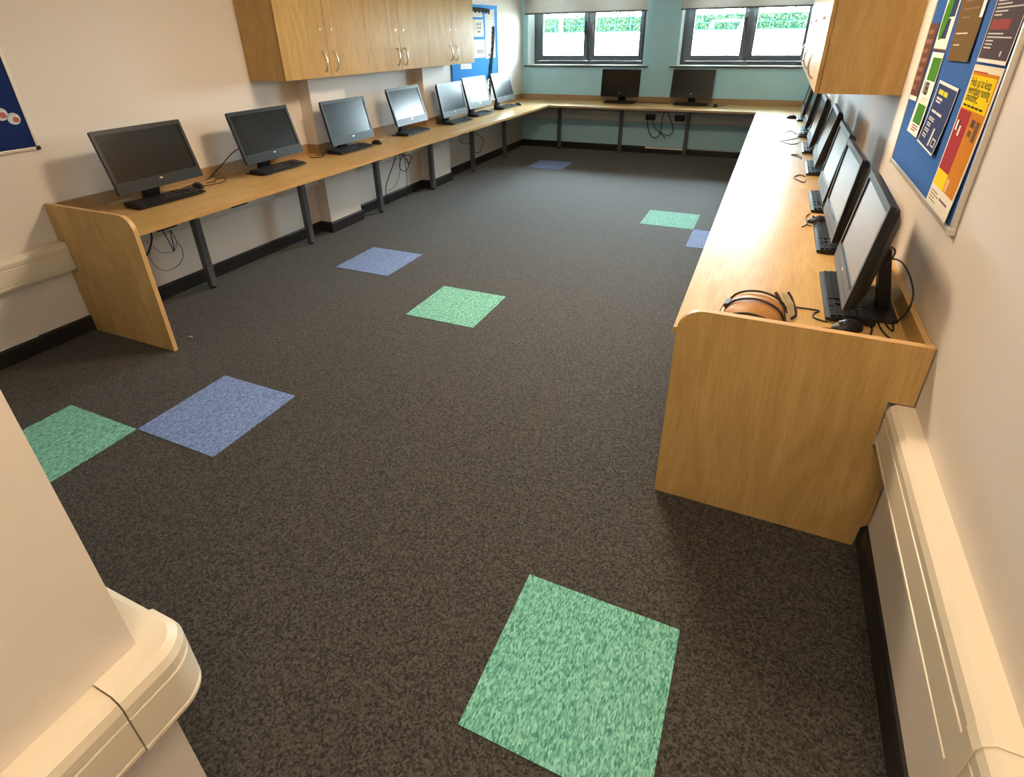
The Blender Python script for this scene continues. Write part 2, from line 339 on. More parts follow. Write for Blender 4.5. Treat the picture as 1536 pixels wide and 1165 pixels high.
# ------------------------------------------------------------------ desks
XLF, XRF, YBF = -1.0, 1.80, 5.27      # front edges
TH = .025
def legs(root, pts):
    for x, y in pts:
        l = local(MB().box(x - .025, x + .025, y - .025, y + .025, .018, Z - TH, .006).box(x - .04, x + .04, y - .04, y + .04, Z - TH - .004, Z - TH).build('leg', M['leg']), root)
        c = MB().cyl((x, y, 0), (x, y, .018), .018, 14).build('foot', M['black']); c.parent = l
def end_panel(x_front, x_wall, sgn, y0, y1, name_parent, tz0, tz1):
    # sgn +1: wall at larger x
    zt, r = .81, .085; w = abs(x_wall - x_front) - .004
    pts = [(0, 0), (0, zt - r)] + [(r - r * math.cos(R(a)), zt - r + r * math.sin(R(a))) for a in range(10, 90, 10)] + [(r, zt), (w, zt), (w, tz1 + .003), (w - TD + .001, tz1 + .003), (w - TD + .001, tz0 - .004), (w, tz0 - .004), (w, .11), (w - .018, .09), (w - .022, 0)]
    o = local(MB().prism([(x_front + sgn * p, q) for p, q in pts], 1, y0, y1).build('end_panel', M['wood_z']), name_parent)
    ed = [(0, 0), (0, zt - r)] + [(r - r * math.cos(R(a)), zt - r + r * math.sin(R(a))) for a in range(10, 90, 10)] + [(r, zt), (w, zt)]
    rings = [[(x_front + sgn * (p - (.0006 if i <= 10 else 0)), y, q + (.0006 if i >= 9 else 0)) for y in (y0 + .0004, y1 - .0004)] for i, (p, q) in enumerate(ed)]
    b = MB()
    for a, c in zip(rings, rings[1:]): b.bm.faces.new([b.bm.verts.new(q) for q in (a[0], a[1], c[1], c[0])])
    e = b.build('edge_band', M['wood_edge']); e.parent = o
    return o
t = thing('desk', 'long oak-effect desk along the left wall with rounded end panel', 'desk', (XL, 2.5, 0))
ol = [(XLF, -.90), (XLF, YBF)] + [(XL + .001, YBF)]
for a, b in PIL[::-1]: ol += [(XL + .001, b + .002), (XL + PD + .002, b + .002), (XL + PD + .002, a - .002), (XL + .001, a - .002)]
ol += [(XL + .001, -.90)]
local(MB().prism(ol, 2, Z - TH, Z).build('worktop', M['wood_y']), t)
local(MB().box(XLF, XLF + .0015, -.90, YBF, Z - TH, Z - .0005).build('front_edging', M['edge_warm']), t)
u = MB(); us = .018
path = [(XL + .001, -.90, 1, 0)]
for a, b in PIL: path += [(XL + .001, a - .002, 1, -1), (XL + PD + .002, a - .002, 1, -1), (XL + PD + .002, b + .002, 1, 1), (XL + .001, b + .002, 1, 1)]
path += [(XL + .001, YB - .02, 1, 0)]
local(u.sweep([(0, Z), (us, Z), (us, .80), (0, .80)], path).build('upstand', M['wood_dark']), t)
end_panel(XLF + .002, XL, -1, -.925, -.90, t, .41, .59)
legs(t, [(-1.575, y) for y in (-.163, .871, 1.912, 2.95, 3.98, 5.0)])

t = thing('desk', 'oak-effect desk section running below the windows', 'desk', (.4, 5.7, 0))
local(MB().box(XL + .001, XR - .001, YBF + .001, YB - .001, Z - TH, Z).build('worktop', M['wood_x']), t)
local(MB().box(XLF, XRF, YBF - .0005, YBF + .001, Z - TH, Z - .0005).build('front_edging', M['wood_dark']), t)
local(MB().box(XL + .02, XR - .02, YB - .02, YB - .001, Z, .80).build('upstand', M['wood_dark']), t)
legs(t, [(x, 5.93) for x in (-1.045, -.07, .90, 1.86)])

t = thing('desk', 'oak-effect desk along the right wall with tall end panel facing the camera', 'desk', (XR, 2.5, 0))
local(MB().box(XRF, XR - .001, -.915, YBF, Z - TH, Z).build('worktop', M['wood_y']), t)
local(MB().box(XRF - .0015, XRF, -.915, YBF, Z - TH, Z - .0005).build('front_edging', M['wood_edge']), t)
local(MB().box(XR - .02, XR - .001, -.915, YB - .02, Z, .80).build('upstand', M['wood_y']), t)
end_panel(XRF + .012, XR, 1, -.94, -.915, t, T0, T1)
legs(t, [(2.37, y) for y in (.1, 1.15, 2.2, 3.25, 4.3)])

# ------------------------------------------------------------------ wall cupboards
CZ0, CZ1 = 1.345, 2.25
def handle(x, y, sgn):
    pts = [(x, y, 1.385), (x + sgn * .018, y, 1.40), (x + sgn * .030, y, 1.435), (x + sgn * .032, y, 1.46), (x + sgn * .030, y, 1.485), (x + sgn * .018, y, 1.52), (x, y, 1.535)]
    b = MB(); P = smooth_path(pts, 4); n = len(P)
    rings = []
    for i, p in enumerate(P):
        tt = (P[min(i + 1, n - 1)] - P[max(i - 1, 0)]).normalized(); nrm = Vector((0, 1, 0)).cross(tt)
        hw = .0045 + .003 * abs(2 * i / (n - 1) - 1) ** 2
        rings.append([p + Vector((0, hw, 0)) + nrm * .003, p + Vector((0, -hw, 0)) + nrm * .003, p + Vector((0, -hw, 0)) - nrm * .003, p + Vector((0, hw, 0)) - nrm * .003])
    return b.loft(rings)
def cupboards(xw, xf, sgn, ys, labels):
    # sgn: direction from the wall to the room
    for (a, b), lab in zip(zip(ys, ys[1:]), labels):
        t = thing('wall_cupboard', lab, 'cupboard', (xf, (a + b) / 2, CZ0), group='oak wall cupboards')
        body = xf - sgn * .021; back = xw + sgn * (PD + .008)
        lo, hi = min(body, xw), max(body, xw)
        c = MB()
        near = a == ys[0]; far = b == ys[-1]
        for y0, y1, full in ((a, a + .018, near), (b - .018, b, far)):
            xa, xb = sorted((body, xw + sgn * .0005 if full else back)); c.box(xa, xb, y0, y1, CZ0, CZ1)
        xa, xb = sorted((body, back)); c.box(xa, xb, a + .018, b - .018, CZ0, CZ0 + .018).box(xa, xb, a + .018, b - .018, CZ1 - .018, CZ1)
        local(c.build('carcass', M['wood_z']), t)
        mid = (a + b) / 2
        for k, (y0, y1) in enumerate(((a + .001, mid - .002), (mid + .002, b - .001))):
            xa, xb = sorted((xf, xf - sgn * .019)); d = local(MB().box(xa, xb, y0, y1, CZ0 + .001, CZ1 - .001, .0012).build('door', M['wood_door']), t)
            hy = y1 - .063 if k == 0 else y0 + .063
            h = handle(xf, hy, sgn).build('handle', M['silver'], smooth=True); h.parent = d
            l = MB().cyl((xf, hy, 1.688), (xf + sgn * .008, hy, 1.688), .009, 14).build('lock', M['silver']); l.parent = d
cupboards(XL, -1.37, 1, [.72, 1.741, 2.757, 3.768], ['nearest oak wall cupboard on the left wall', 'middle of the three oak wall cupboards on the left wall', 'farthest oak wall cupboard on the left, beside the blue board'])
cupboards(XR, 2.158, -1, [.67, 1.69, 2.71, 3.73], ['nearest oak wall cupboard on the right wall, its side facing the camera', 'middle oak wall cupboard in the right-hand row', 'farthest oak wall cupboard in the right-hand row'])

# ------------------------------------------------------------------ all-in-one computers
PW, PH = .565, .361
def build_pc():
    t = thing('all_in_one_computer', '', 'computer')
    f = MB(); e = .02; tp = .026; ch = .066
    # bezel frame, front at y=0, depth .014
    def rr(x0, x1, z0, z1, r):
        return [(x, z) for cx, cz, a0 in ((x1 - r, z1 - r, 0), (x0 + r, z1 - r, 90), (x0 + r, z0 + r, 180), (x1 - r, z0 + r, 270)) for x, z in [(cx + r * math.cos(R(a0 + k * 30)), cz + r * math.sin(R(a0 + k * 30))) for k in range(4)]]
    O = rr(-PW / 2, PW / 2, 0, PH, .008); I = rr(-PW / 2 + e, PW / 2 - e, ch, PH - tp, .002)
    bm = f.bm
    vf = [[bm.verts.new((x, y, z)) for x, z in O] for y in (0, .016)]; vi = [[bm.verts.new((x, y, z)) for x, z in I] for y in (0, .006)]
    n = len(O)
    for i in range(n):
        j = (i + 1) % n
        bm.faces.new((vf[0][i], vf[0][j], vi[0][j], vi[0][i])); bm.faces.new((vf[0][i], vf[1][i], vf[1][j], vf[0][j])); bm.faces.new((vi[0][i], vi[0][j], vi[1][j], vi[1][i]))
    bm.faces.new(vf[1]); bm.faces.new(vi[1])
    bez = f.build('bezel', M['dgrey'], t)
    MB().box(-PW / 2 + e, PW / 2 - e, .0045, .0058, ch, PH - tp).build('screen', M['screen'], t)
    MB().box(-PW / 2 + .012, PW / 2 - .012, -.0006, .001, .030, .0325).build('speaker_slot', M['black'], t)
    MB().prism([(.011 * math.cos(k * math.pi / 8), .048 + .005 * math.sin(k * math.pi / 8)) for k in range(16)], 1, -.0012, .001).build('badge', M['badge'], t)
    c = MB(); ring = lambda x, z0, z1, y: [(a, y, b) for a, b in rr(-x, x, z0, z1, .02)]
    c.loft([ring(PW / 2 - .001, .001, PH - .001, .016), ring(PW / 2 - .012, .01, PH - .01, .034), ring(PW / 2 - .05, .05, PH - .05, .056), ring(PW / 2 - .10, .09, PH - .09, .060)])
    c.build('rear_cover', M['black'], t)
    MB().prism([(.142, .004), (.182, .004), (.130, .225), (.085, .245), (.066, .225), (.100, .205)], 0, -.05, .05, .004).build('stand_arm', M['black'], t)
    MB().prism([(-.165, .03), (-.145, .01), (.145, .01), (.165, .03), (.165, .175), (.145, .195), (-.145, .195), (-.165, .175)], 2, 0, .005, .001).build('base_and_shade', M['black'], t)  # stand base, widened so its black also stands in for shade below the screen
    return t
PANEL = ('bezel', 'screen', 'speaker_slot', 'badge', 'rear_cover')
pc0 = build_pc()
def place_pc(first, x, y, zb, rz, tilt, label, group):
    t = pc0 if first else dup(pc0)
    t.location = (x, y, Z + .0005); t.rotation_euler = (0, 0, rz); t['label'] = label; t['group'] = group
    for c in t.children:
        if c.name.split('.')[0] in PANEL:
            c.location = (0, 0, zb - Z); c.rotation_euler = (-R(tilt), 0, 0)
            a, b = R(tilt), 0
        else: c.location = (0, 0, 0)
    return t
def build_keyboard():
    t = thing('keyboard', '', 'keyboard'); w, d = .45, .15
    MB().prism([(-d / 2, 0), (d / 2, 0), (d / 2, .026), (d / 2 - .02, .026), (-d / 2 + .01, .011), (-d / 2, .009)], 0, -w / 2, w / 2, .002).build('keyboard_body', M['black'], t)
    k = MB()
    for row in range(6):
        y = -d / 2 + .022 + row * .0205; z = .0105 + (y + d / 2) * .108
        xs = []
        if row == 0: xs = [(-.215, -.19), (-.187, -.165), (-.162, -.14), (-.137, -.03), (-.027, -.005), (-.002, .02), (.023, .045), (.048, .065)]
        else: xs = [(-.215 + i * .0188, -.199 + i * .0188) for i in range(15)]
        xs += [(.078 + i * .0188, .094 + i * .0188) for i in range(3) if row in (0, 3, 4, 5)] + [(.143 + i * .0188, .159 + i * .0188) for i in range(4) if row < 5]
        if row == 1: xs += [(.0968, .1128)]
        for a, b in xs:
            k.box(a, b, y - .0082, y + .0082, z, z + .006)
    k.build('keys', M['black2'], t)
    return t
kb0 = build_keyboard()
def place_kb(first, x, y, rz, label):
    t = kb0 if first else dup(kb0); t.location = (x, y, Z + .0062); t.rotation_euler = (0, 0, rz); t['label'] = label; t['group'] = 'black computer keyboards'
def build_mouse():
    t = thing('computer_mouse', '', 'mouse')
    b = MB(); b.ball((0, 0, 0), (.031, .056, .036), 10)
    for v in list(b.bm.verts):
        if v.co.z < 0: v.co.z *= .12
        v.co.z += .004; v.co.z *= 1 - .28 * max(0, -v.co.y / .056)
    b.build('mouse_body', M['black'], t, True)
    MB().cyl((-.004, -.030, .033), (.004, -.030, .033), .006, 12).build('scroll_wheel', M['leg'], t)
    return t
ms0 = build_mouse()
def place_mouse(first, x, y, rz, label):
    t = ms0 if first else dup(ms0); t.location = (x, y, Z + .0005); t.rotation_euler = (0, 0, rz); t['label'] = label; t['group'] = 'black computer mice'

LEFT = [(-1.385, -.423, .832, .8, 14.3), (-1.385, .502, .826, .4, 15.2), (-1.38, 1.415, .806, -.8, 11.7), (-1.385, 2.379, .835, 0, 16), (-1.385, 3.271, .806, 0, 10.7), (-1.385, 3.924, .832, -2.5, 15.4), (-1.385, 4.693, .832, 0, 15.2)]
LLAB = ['all-in-one computer on the left desk nearest its end panel, screen black', 'dark-screened all-in-one computer second from the left desk end panel', 'all-in-one computer with dim grey screen before the first pilaster, left desk', 'all-in-one computer with bright pale screen in the middle of the left desk',
        'grey-screened all-in-one computer fifth along the left desk', 'white-glowing reflective screen computer under the blue board, left desk', 'farthest all-in-one computer on the left desk, next to the corner']
n = 0
for (x, y, z, yaw, tl), lab in zip(LEFT, LLAB):
    place_pc(n == 0, x, y, z, R(90 + yaw), tl, lab, 'computers on the left desk'); n += 1
for (x, y, z, yaw, tl), lab in zip([(-.089, 5.78, .816, -2.9, 5.4), (.909, 5.78, .826, -2.8, 12.5)], ['black all-in-one computer under the left-hand window on the window desk', 'black all-in-one computer on the window desk, below the right-hand window']):
    place_pc(False, x, y, z, R(yaw), tl, lab, 'computers on the window desk')
RIGHT = [(2.315, -.453, .796, -1.1, 7.5), (2.315, .262, .798, .5, 5.5), (2.315, .949, .798, 0, 7.6), (2.315, 1.93, .80, -.8, 11), (2.30, 2.73, .80, 0, 8), (2.29, 3.75, .80, 0, 8), (2.285, 4.73, .80, 0, 8)]
RLAB = ['nearest all-in-one computer on the right desk, by the end panel', 'second computer along the right desk from the end panel', 'third computer along the right desk, in front of the noticeboard far edge', 'fourth computer along the right desk, just before the cupboards hide the row', 'third computer from the far end of the right desk',
        'second computer from the far end of the right desk', 'farthest computer on the right desk, next to the window wall']
for (x, y, z, yaw, tl), lab in zip(RIGHT, RLAB):
    place_pc(False, x, y, z, R(-90 + yaw), tl, lab, 'computers on the right desk')
KL = ['first', 'second', 'third', 'fourth', 'fifth', 'sixth', 'seventh']
n = 0
for i, ((x, y, z, yaw, tl), dx, dy) in enumerate(zip(LEFT, (-.062, -.065, -.055, -.065, .0, -.06, -.06), (.03, .06, .0, .08, .03, .10, .12))):
    place_kb(n == 0, x + dx, y + dy, R(90 + (2 if i % 2 else -1)), 'black keyboard below the %s computer of the left desk' % KL[i]); n += 1
place_kb(False, -.08, 5.80, 0, 'black keyboard below the left-hand computer of the window desk')
place_kb(False, .92, 5.80, R(-2), 'black keyboard below the right-hand computer of the window desk')
for i, (x, y, dx) in enumerate([(2.352, -.452, 0), (2.352, .27, 0), (2.35, .96, 0), (2.35, 1.93, 0), (2.34, 2.78, 0), (2.33, 3.78, 0), (2.325, 4.75, 0)]):
    place_kb(False, x, y, R(-90), 'black keyboard below the %s computer of the right desk' % KL[i])
n = 0
for x, y, a, lab in ((2.34, -.725, -60, 'black mouse behind the right end panel'), (-1.54, -.09, 80, 'black mouse by the first keyboard on the left desk'), (-1.41, 1.76, 95, 'black mouse beside the grey-screened third computer, left desk'),
                     (2.305, .545, -80, 'black mouse between second and third right-desk computers'), (2.30, 3.43, -95, 'black mouse by the looped cables near the far right desk end'), (-1.40, 5.12, 90, 'mouse at the far corner of the left desk'), (1.26, 5.72, 10, 'mouse right of the right-hand computer on the window desk'), (2.20, 4.80, -85, 'small mouse at the far end of the right desk')):
    place_mouse(n == 0, x, y, R(a), lab); n += 1

# ------------------------------------------------------------------ cables
def cable(pts, r, mat, label, group):
    o = MB().tube(smooth_path(pts), r, 6).build('cable', M[mat], smooth=True); tag(o, label, 'cable', group)
zc = Z + .0032
D = lambda L: [(x, y, zc) for x, y in L]
G = 'cables on the desks'
cable(D([(2.17, -.602), (2.232, -.598), (2.262, -.603), (2.246, -.627), (2.241, -.664), (2.265, -.681), (2.285, -.685)]), .003, 'cable', 'thin cable curling from the tan case to the nearest right keyboard', G)
cable(D([(2.223, -.762), (2.259, -.745), (2.30, -.735)]), .003, 'cable', 'mouse cable running toward the right end panel edge', G)
cable(D([(2.365, -.66), (2.408, -.65), (2.418, -.689), (2.403, -.759)]), .003, 'cable', 'cable hooking round behind the nearest right mouse', G)
cable(D([(2.444, -.598), (2.445, -.661), (2.454, -.713), (2.471, -.755)]), .003, 'cable', 'cable trailing from the nearest right stand to the panel', G)
cable(D([(2.465, -.589), (2.469, -.651), (2.481, -.677), (2.49, -.60)]), .003, 'cable', 'short looped cable beside the nearest right stand', G)
cable([(2.44, -.37, .86), (2.49, -.40, .885), (2.495, -.56, .90), (2.498, -.68, .875), (2.497, -.70, .825), (2.495, -.656, .765), (2.49, -.60, zc)], .0032, 'cable', 'black cable arching behind the nearest right computer', G)
cable([(2.405, -.42, .93), (2.44, -.443, .945), (2.455, -.50, .945), (2.44, -.52, .90)], .0032, 'cable', 'small cable hoop above the nearest right stand arm', G)
cable(D([(2.235, 3.60), (2.19, 3.80), (2.137, 3.62), (2.111, 3.178), (2.178, 2.978), (2.25, 3.079), (2.26, 3.323)]), .0035, 'cable', 'wide looped mouse cable at the far right desk', G)
cable(D([(2.094, 3.096), (2.184, 3.242), (2.27, 3.38)]), .0035, 'cable', 'straight cable leading to the far right mouse', G)
cable(D([(2.26, 2.36), (2.235, 2.48), (2.186, 2.457), (2.239, 2.388), (2.26, 2.30)]), .0035, 'cable', 'short cable loop by the fifth right keyboard', G)
cable(D([(2.268, 1.66), (2.237, 1.704), (2.198, 1.603), (2.254, 1.479), (2.27, 1.54)]), .0035, 'cable', 'thin cable loop before the fourth right keyboard', G)
cable(D([(2.272, .71), (2.249, .63), (2.252, .491), (2.27, .47)]), .003, 'cable', 'cable curling from third right keyboard to the mouse', G)
cable(D([(2.226, .435), (2.243, .475), (2.252, .53)]), .003, 'cable', 'stub of cable crossing beside the second right keyboard', G)
cable(D([(-1.545, -.05), (-1.515, .038), (-1.524, .12), (-1.61, .189), (-1.64, .135), (-1.581, .077), (-1.60, .02)]), .003, 'cable', 'looped cable between the first and second left computers', G)
cable([(-1.61, -.20, zc), (-1.66, -.02, zc), (-1.70, .12, zc), (-1.69, .25, .80), (-1.60, .33, .90), (-1.48, .38, .93)], .004, 'cable', 'black lead rising to the back of the second left computer', G)
cable(D([(-1.70, -.60), (-1.70, -.48), (-1.66, -.40), (-1.60, -.36)]), .004, 'cable_w', 'pale lead behind the first left computer', G)
cable(D([(-1.60, 1.06), (-1.533, 1.016), (-1.471, 1.069), (-1.52, 1.15), (-1.575, 1.10)]), .003, 'cable', 'looped cable between second and third left computers', G)
cable(D([(-1.50, 1.90), (-1.54, 2.05), (-1.62, 2.2), (-1.66, 2.26)]), .0045, 'cable_w', 'pale lead between the third and fourth left computers', G)
cable(D([(.19, 5.92), (.30, 6.0), (.45, 5.93), (.60, 5.95)]), .004, 'cable', 'dark lead between the two window desk computers', G)
cable(D([(1.13, 5.88), (1.27, 5.84), (1.40, 5.93)]), .004, 'cable', 'dark lead right of the right-hand window desk computer', G)
GU = 'cables hanging under the desks'
xu = XL + .082
U = lambda L: [(xu, y, z) for y, z in L]
cable(U([(-.297, .475), (-.283, .392), (-.262, .334), (-.272, .265), (-.329, .222), (-.414, .219), (-.474, .269), (-.492, .342), (-.467, .402), (-.43, .47)]), .003, 'cable_g', 'big grey cable loop under the left desk by its end panel', GU)
cable(U([(-.48, .45), (-.454, .414), (-.412, .352), (-.366, .333), (-.319, .332), (-.286, .368), (-.285, .416), (-.304, .47)]), .0025, 'cable_g', 'thin grey cable sagging inside the big loop, left desk', GU)
cable(U([(-.434, .60), (-.434, .514), (-.444, .453), (-.473, .404), (-.512, .36)]), .006, 'cable', 'thick black lead hugging the left end panel under the desk', GU)
cable(U([(-.355, .49), (-.335, .40), (-.323, .33), (-.313, .36), (-.305, .47)]), .0035, 'cable', 'black V-shaped lead below the first left socket', GU)
cable(U([(2.38, .60), (2.36, .47), (2.155, .236), (2.131, .12), (2.15, .02)]), .005, 'cable', 'dark cable slanting down to the floor under the left desk', GU)
cable(U([(2.453, .55), (2.45, .46), (2.405, .275), (2.284, .178), (2.158, .164)]), .0035, 'cable_g', 'grey cable curving low under the left desk middle', GU)
cable(U([(2.503, .49), (2.596, .39), (2.584, .326), (2.513, .296), (2.431, .346), (2.445, .419), (2.515, .47)]), .0045, 'cable', 'coiled black cable under the left desk middle', GU)
cable(U([(2.515, .475), (2.66, .444), (2.666, .406), (2.596, .36), (2.55, .43)]), .0045, 'cable', 'small upper cable loop right of the coil, left desk', GU)
cable(U([(2.52, .47), (2.543, .285), (2.52, .118), (2.50, .01)]), .0035, 'cable', 'cable dropping straight to the skirting, left desk', GU)
cable(U([(3.83, .50), (3.79, .433), (3.944, .361), (4.115, .377), (4.15, .50)]), .0045, 'cable', 'cable swag before the fifth left leg', GU)
cable(U([(4.16, .50), (4.218, .47), (4.432, .363), (4.445, .271), (4.303, .187), (4.131, .252), (4.063, .342), (4.102, .46)]), .0045, 'cable', 'large cable loop beyond the fifth left leg', GU)
yu = YB - .105
V = lambda L: [(x, yu, z) for x, z in L]
cable(V([(.315, .49), (.348, .339), (.415, .257), (.475, .251), (.525, .329), (.527, .497), (.547, .60), (.55, .69)]), .006, 'cable', 'left hanging cable loop under the window desk', GU)
cable(V([(.384, .49), (.442, .381), (.536, .32), (.637, .287), (.697, .346), (.687, .43), (.639, .52), (.60, .60), (.59, .69)]), .006, 'cable', 'right hanging cable loop under the window desk', GU)
cable(V([(.50, .35), (.537, .305), (.602, .248)]), .006, 'cable', 'loose plug end dangling under the window desk', GU)

# ------------------------------------------------------------------ tan leather case behind the right end panel
t = thing('leather_case', 'tan leather case with dark piping and cream sides behind the right end panel', 'case', (2.045, -.785, Z + .001), R(-6))
hw = .098; prof = lambda s, h: [(-hw * s * math.cos(R(a)) , h * math.sin(R(a)) ** .8 if a not in (0, 180) else 0) for a in range(0, 181, 12)]
def arch(y, s, h): return [(x, y, z) for x, z in prof(s, h)]
b = MB(); rings = []
for y, s, h in ((-.100, .93, .068), (-.092, .98, .078), (-.04, 1., .084), (.02, 1., .086), (.075, .97, .080), (.10, .92, .068)): rings.append(arch(y, s, h))
b.loft(rings); b.build('case_body', M['leather'], t, True)
for y, s, h in ((-.096, .97, .076), (-.005, 1.03, .092), (.082, 1.01, .086)):
    MB().tube([(x, yy, max(z, .004)) for x, yy, z in arch(y, s, h)], .0042, 8).build('piping', M['piping'], t, True)
def slab(rows, th, mat, name):
    """curved flap: rows of 3-D points (world), given a thickness along x"""
    m = MB(); n_ = len(rows[0]); m.loft([[tuple(q) for q in row] + [(x + th, y, z) for x, y, z in row[::-1]] for row in rows])
    o = m.build(name, M[mat]); o.parent = t; o.matrix_parent_inverse = (Matrix.Translation(t.location) @ Matrix.Rotation(t.rotation_euler.z, 4, 'Z')).inverted(); return o
def wtube(pts, r_, name='gusset_trim'):
    o = MB().tube(smooth_path(pts), r_, 8).build(name, M['piping'], smooth=True); o.parent = t; o.matrix_parent_inverse = (Matrix.Translation(t.location) @ Matrix.Rotation(t.rotation_euler.z, 4, 'Z')).inverted()
slab([[(2.105, -.70, .799), (2.122, -.690, .797)], [(2.126, -.72, .770), (2.143, -.705, .770)], [(2.138, -.74, .7275), (2.156, -.725, .7275)]], .005, 'cream', 'side_gusset')
wtube([(2.103, -.690, .812), (2.124, -.705, .788), (2.141, -.730, .755), (2.150, -.765, .7305)], .0052)
slab([[(2.118, -.672, .806), (2.144, -.640, .790)], [(2.140, -.695, .775), (2.166, -.655, .765)], [(2.152, -.722, .7275), (2.178, -.680, .7275)]], .004, 'cream', 'side_gusset')
wtube([(2.146, -.632, .796), (2.162, -.642, .778), (2.178, -.660, .750), (2.184, -.678, .732), (2.170, -.712, .731)], .0045)
MB().prism([(-.118, 0), (-.096, 0), (-.088, .045), (-.104, .040)], 1, .02, .075, .003).build('clasp', M['piping'], t)
MB().prism([(-.112, 0), (-.10, 0), (-.094, .04), (-.103, .04)], 1, -.085, .0, .002).build('side_gusset', M['cream'], t)

# ------------------------------------------------------------------ noticeboards
BR = ((0, -1, 0), (0, 0, 1), (-1, 0, 0)); BL = ((0, 1, 0), (0, 0, 1), (1, 0, 0))
def board(side, y0, y1, z0, z1, felt, label, fw=.016, corner='plastic_c', framemat='alu'):
    xw = XR if side == 'R' else XL; s = -1 if side == 'R' else 1
    t = thing('noticeboard', label, 'noticeboard', (xw, (y0 + y1) / 2, z0))
    X = lambda a, b: sorted((xw + s * a, xw + s * b))
    local(MB().box(*X(.0008, .012), y0 + fw * .6, y1 - fw * .6, z0 + fw * .6, z1 - fw * .6).build('felt_panel', M[felt]), t)
    f = MB(); d = X(.0008, .0155)
    f.box(*d, y0, y0 + fw, z0 + fw, z1 - fw, .002).box(*d, y1 - fw, y1, z0 + fw, z1 - fw, .002).box(*d, y0 + fw, y1 - fw, z0, z0 + fw, .002).box(*d, y0 + fw, y1 - fw, z1 - fw, z1, .002)
    local(f.build('frame', M[framemat]), t)
    d = X(.0008, .018)
    for yy in (y0 - .003, y1 - fw - .003):
        for zz in (z0 - .003, z1 - fw - .003): local(MB().box(*d, yy, yy + fw + .006, zz, zz + fw + .006, .003).build('corner_cap', M[corner]), t)
    return t
def poster(side, name, label, cat, pts, mat, patches=(), off=.0135, bulge=0., group=None):
    """pts: TL, TR, BR, BL in (y, z); patches: (u0, u1, v0, v1, material[, name]) in fractions from top-left"""
    xw = XR if side == 'R' else XL; s = -1 if side == 'R' else 1
    c = [sum(p[0] for p in pts) / 4, min(p[1] for p in pts)]
    t = thing(name, label, cat, (xw + s * off, c[0], c[1]), group=group)
    def P(u, v, o):
        a = [pts[0][k] + (pts[1][k] - pts[0][k]) * u for k in (0, 1)]; b = [pts[3][k] + (pts[2][k] - pts[3][k]) * u for k in (0, 1)]
        y, z = [a[k] + (b[k] - a[k]) * v for k in (0, 1)]
        return (xw + s * (off + o + bulge * (1.5 * v * v - .5 * v + .25)), y, z)
    def sheet(u0, u1, v0, v1, o, th):
        m = MB(); nv = max(1, round((v1 - v0) * 8)); nu = 1
        rings = []
        for i in range(nv + 1):
            v = v0 + (v1 - v0) * i / nv
            rings.append([P(u0, v, o), P(u1, v, o), P(u1, v, o - th), P(u0, v, o - th)])
        return m.loft(rings)
    local(sheet(0, 1, 0, 1, .001, .001).build('sheet', M[mat]), t)
    lay = {}
    for q in patches:
        u0, u1, v0, v1, mt = q[:5]; nm = q[5] if len(q) > 5 else 'printed_panel'; o = q[6] if len(q) > 6 else .0016
        local(sheet(u0, u1, v0, v1, o, .0005).build(nm, M[mt]), t)
    return t, P
def txt(side, t, P, u, v, s, size, mat, xs=1., o=.0022, name='lettering'):
    p = P(u, v, o); return text_mesh(s, size, M[mat], name, BR if side == 'R' else BL, p, t, xscale=xs)
def lines(v0, n, dv, u0, lens, mat, h=.5): return [(u0, u0 + l, v0 + i * dv, v0 + i * dv + dv * h, mat, 'printed_line') for i, l in zip(range(n), lens)]

board('R', -.735, .405, 1.087, 2.05, 'felt', 'blue felt noticeboard covered with posters on the right wall')
poster('R', 'poster', 'brown printed poster at the far left edge of the right wall noticeboard', 'poster', [(.398, 1.646), (.236, 1.647), (.238, 1.36), (.402, 1.356)], 'brown',
       [(.0, 1, .94, 1, 'paper')] + lines(.08, 7, .12, .12, (.6, .7, .5, .7, .6, .7, .4), 'brown_l', .45))
t, P = poster('R', 'poster', 'white poster with a tall green oval at the top of the right noticeboard', 'poster', [(.205, 1.85), (.004, 1.85), (.0, 1.551), (.204, 1.551)], 'paper',
       [(.55, .92, .30, .62, 'navyp'), (.18, .72, .64, .86, 'navyp'), (.0, 1., .975, 1., 'brown')])
ov = MB(); pts = []
for k in range(24):
    a = k * math.pi / 12; u_, v_ = .36 + .24 * math.cos(a) - .12 * math.sin(a), .55 + .33 * math.sin(a); pts.append(P(u_, v_, .0024)[1:])
local(ov.prism(pts, 0, XR - .0165, XR - .0158).build('green_oval', M['greenp']), t)
t, P = poster('R', 'poster', 'white leaflet with two green pictures and number on the right noticeboard', 'poster', [(.188, 1.546), (-.002, 1.547), (.004, 1.25), (.204, 1.25)], 'paper',
       [(.22, .96, .06, .33, 'greenp', 'picture'), (.22, .92, .62, .86, 'greenp', 'picture')] + lines(.54, 2, .03, .3, (.5, .4), 'wink') + lines(.88, 3, .03, .3, (.5, .55, .4), 'brown_l'), bulge=.006)
txt('R', t, P, .16, .50, '188', .066, 'ink', .95)
t, P = poster('R', 'poster', 'dark olive bronze poster with curled edge on the right noticeboard', 'poster', [(.02, 1.86), (-.335, 1.86), (-.35, 1.532), (-.095, 1.527)], 'olive',
       lines(.30, 5, .075, .2, (.5, .55, .4, .6, .3), 'brown_l', .22) + [(.1, .62, .745, .757, 'wink', 'printed_line'), (.1, .4, .85, .86, 'wink', 'printed_line'), (.88, 1, .3, .62, 'silver', 'curled_edge')], bulge=.004)
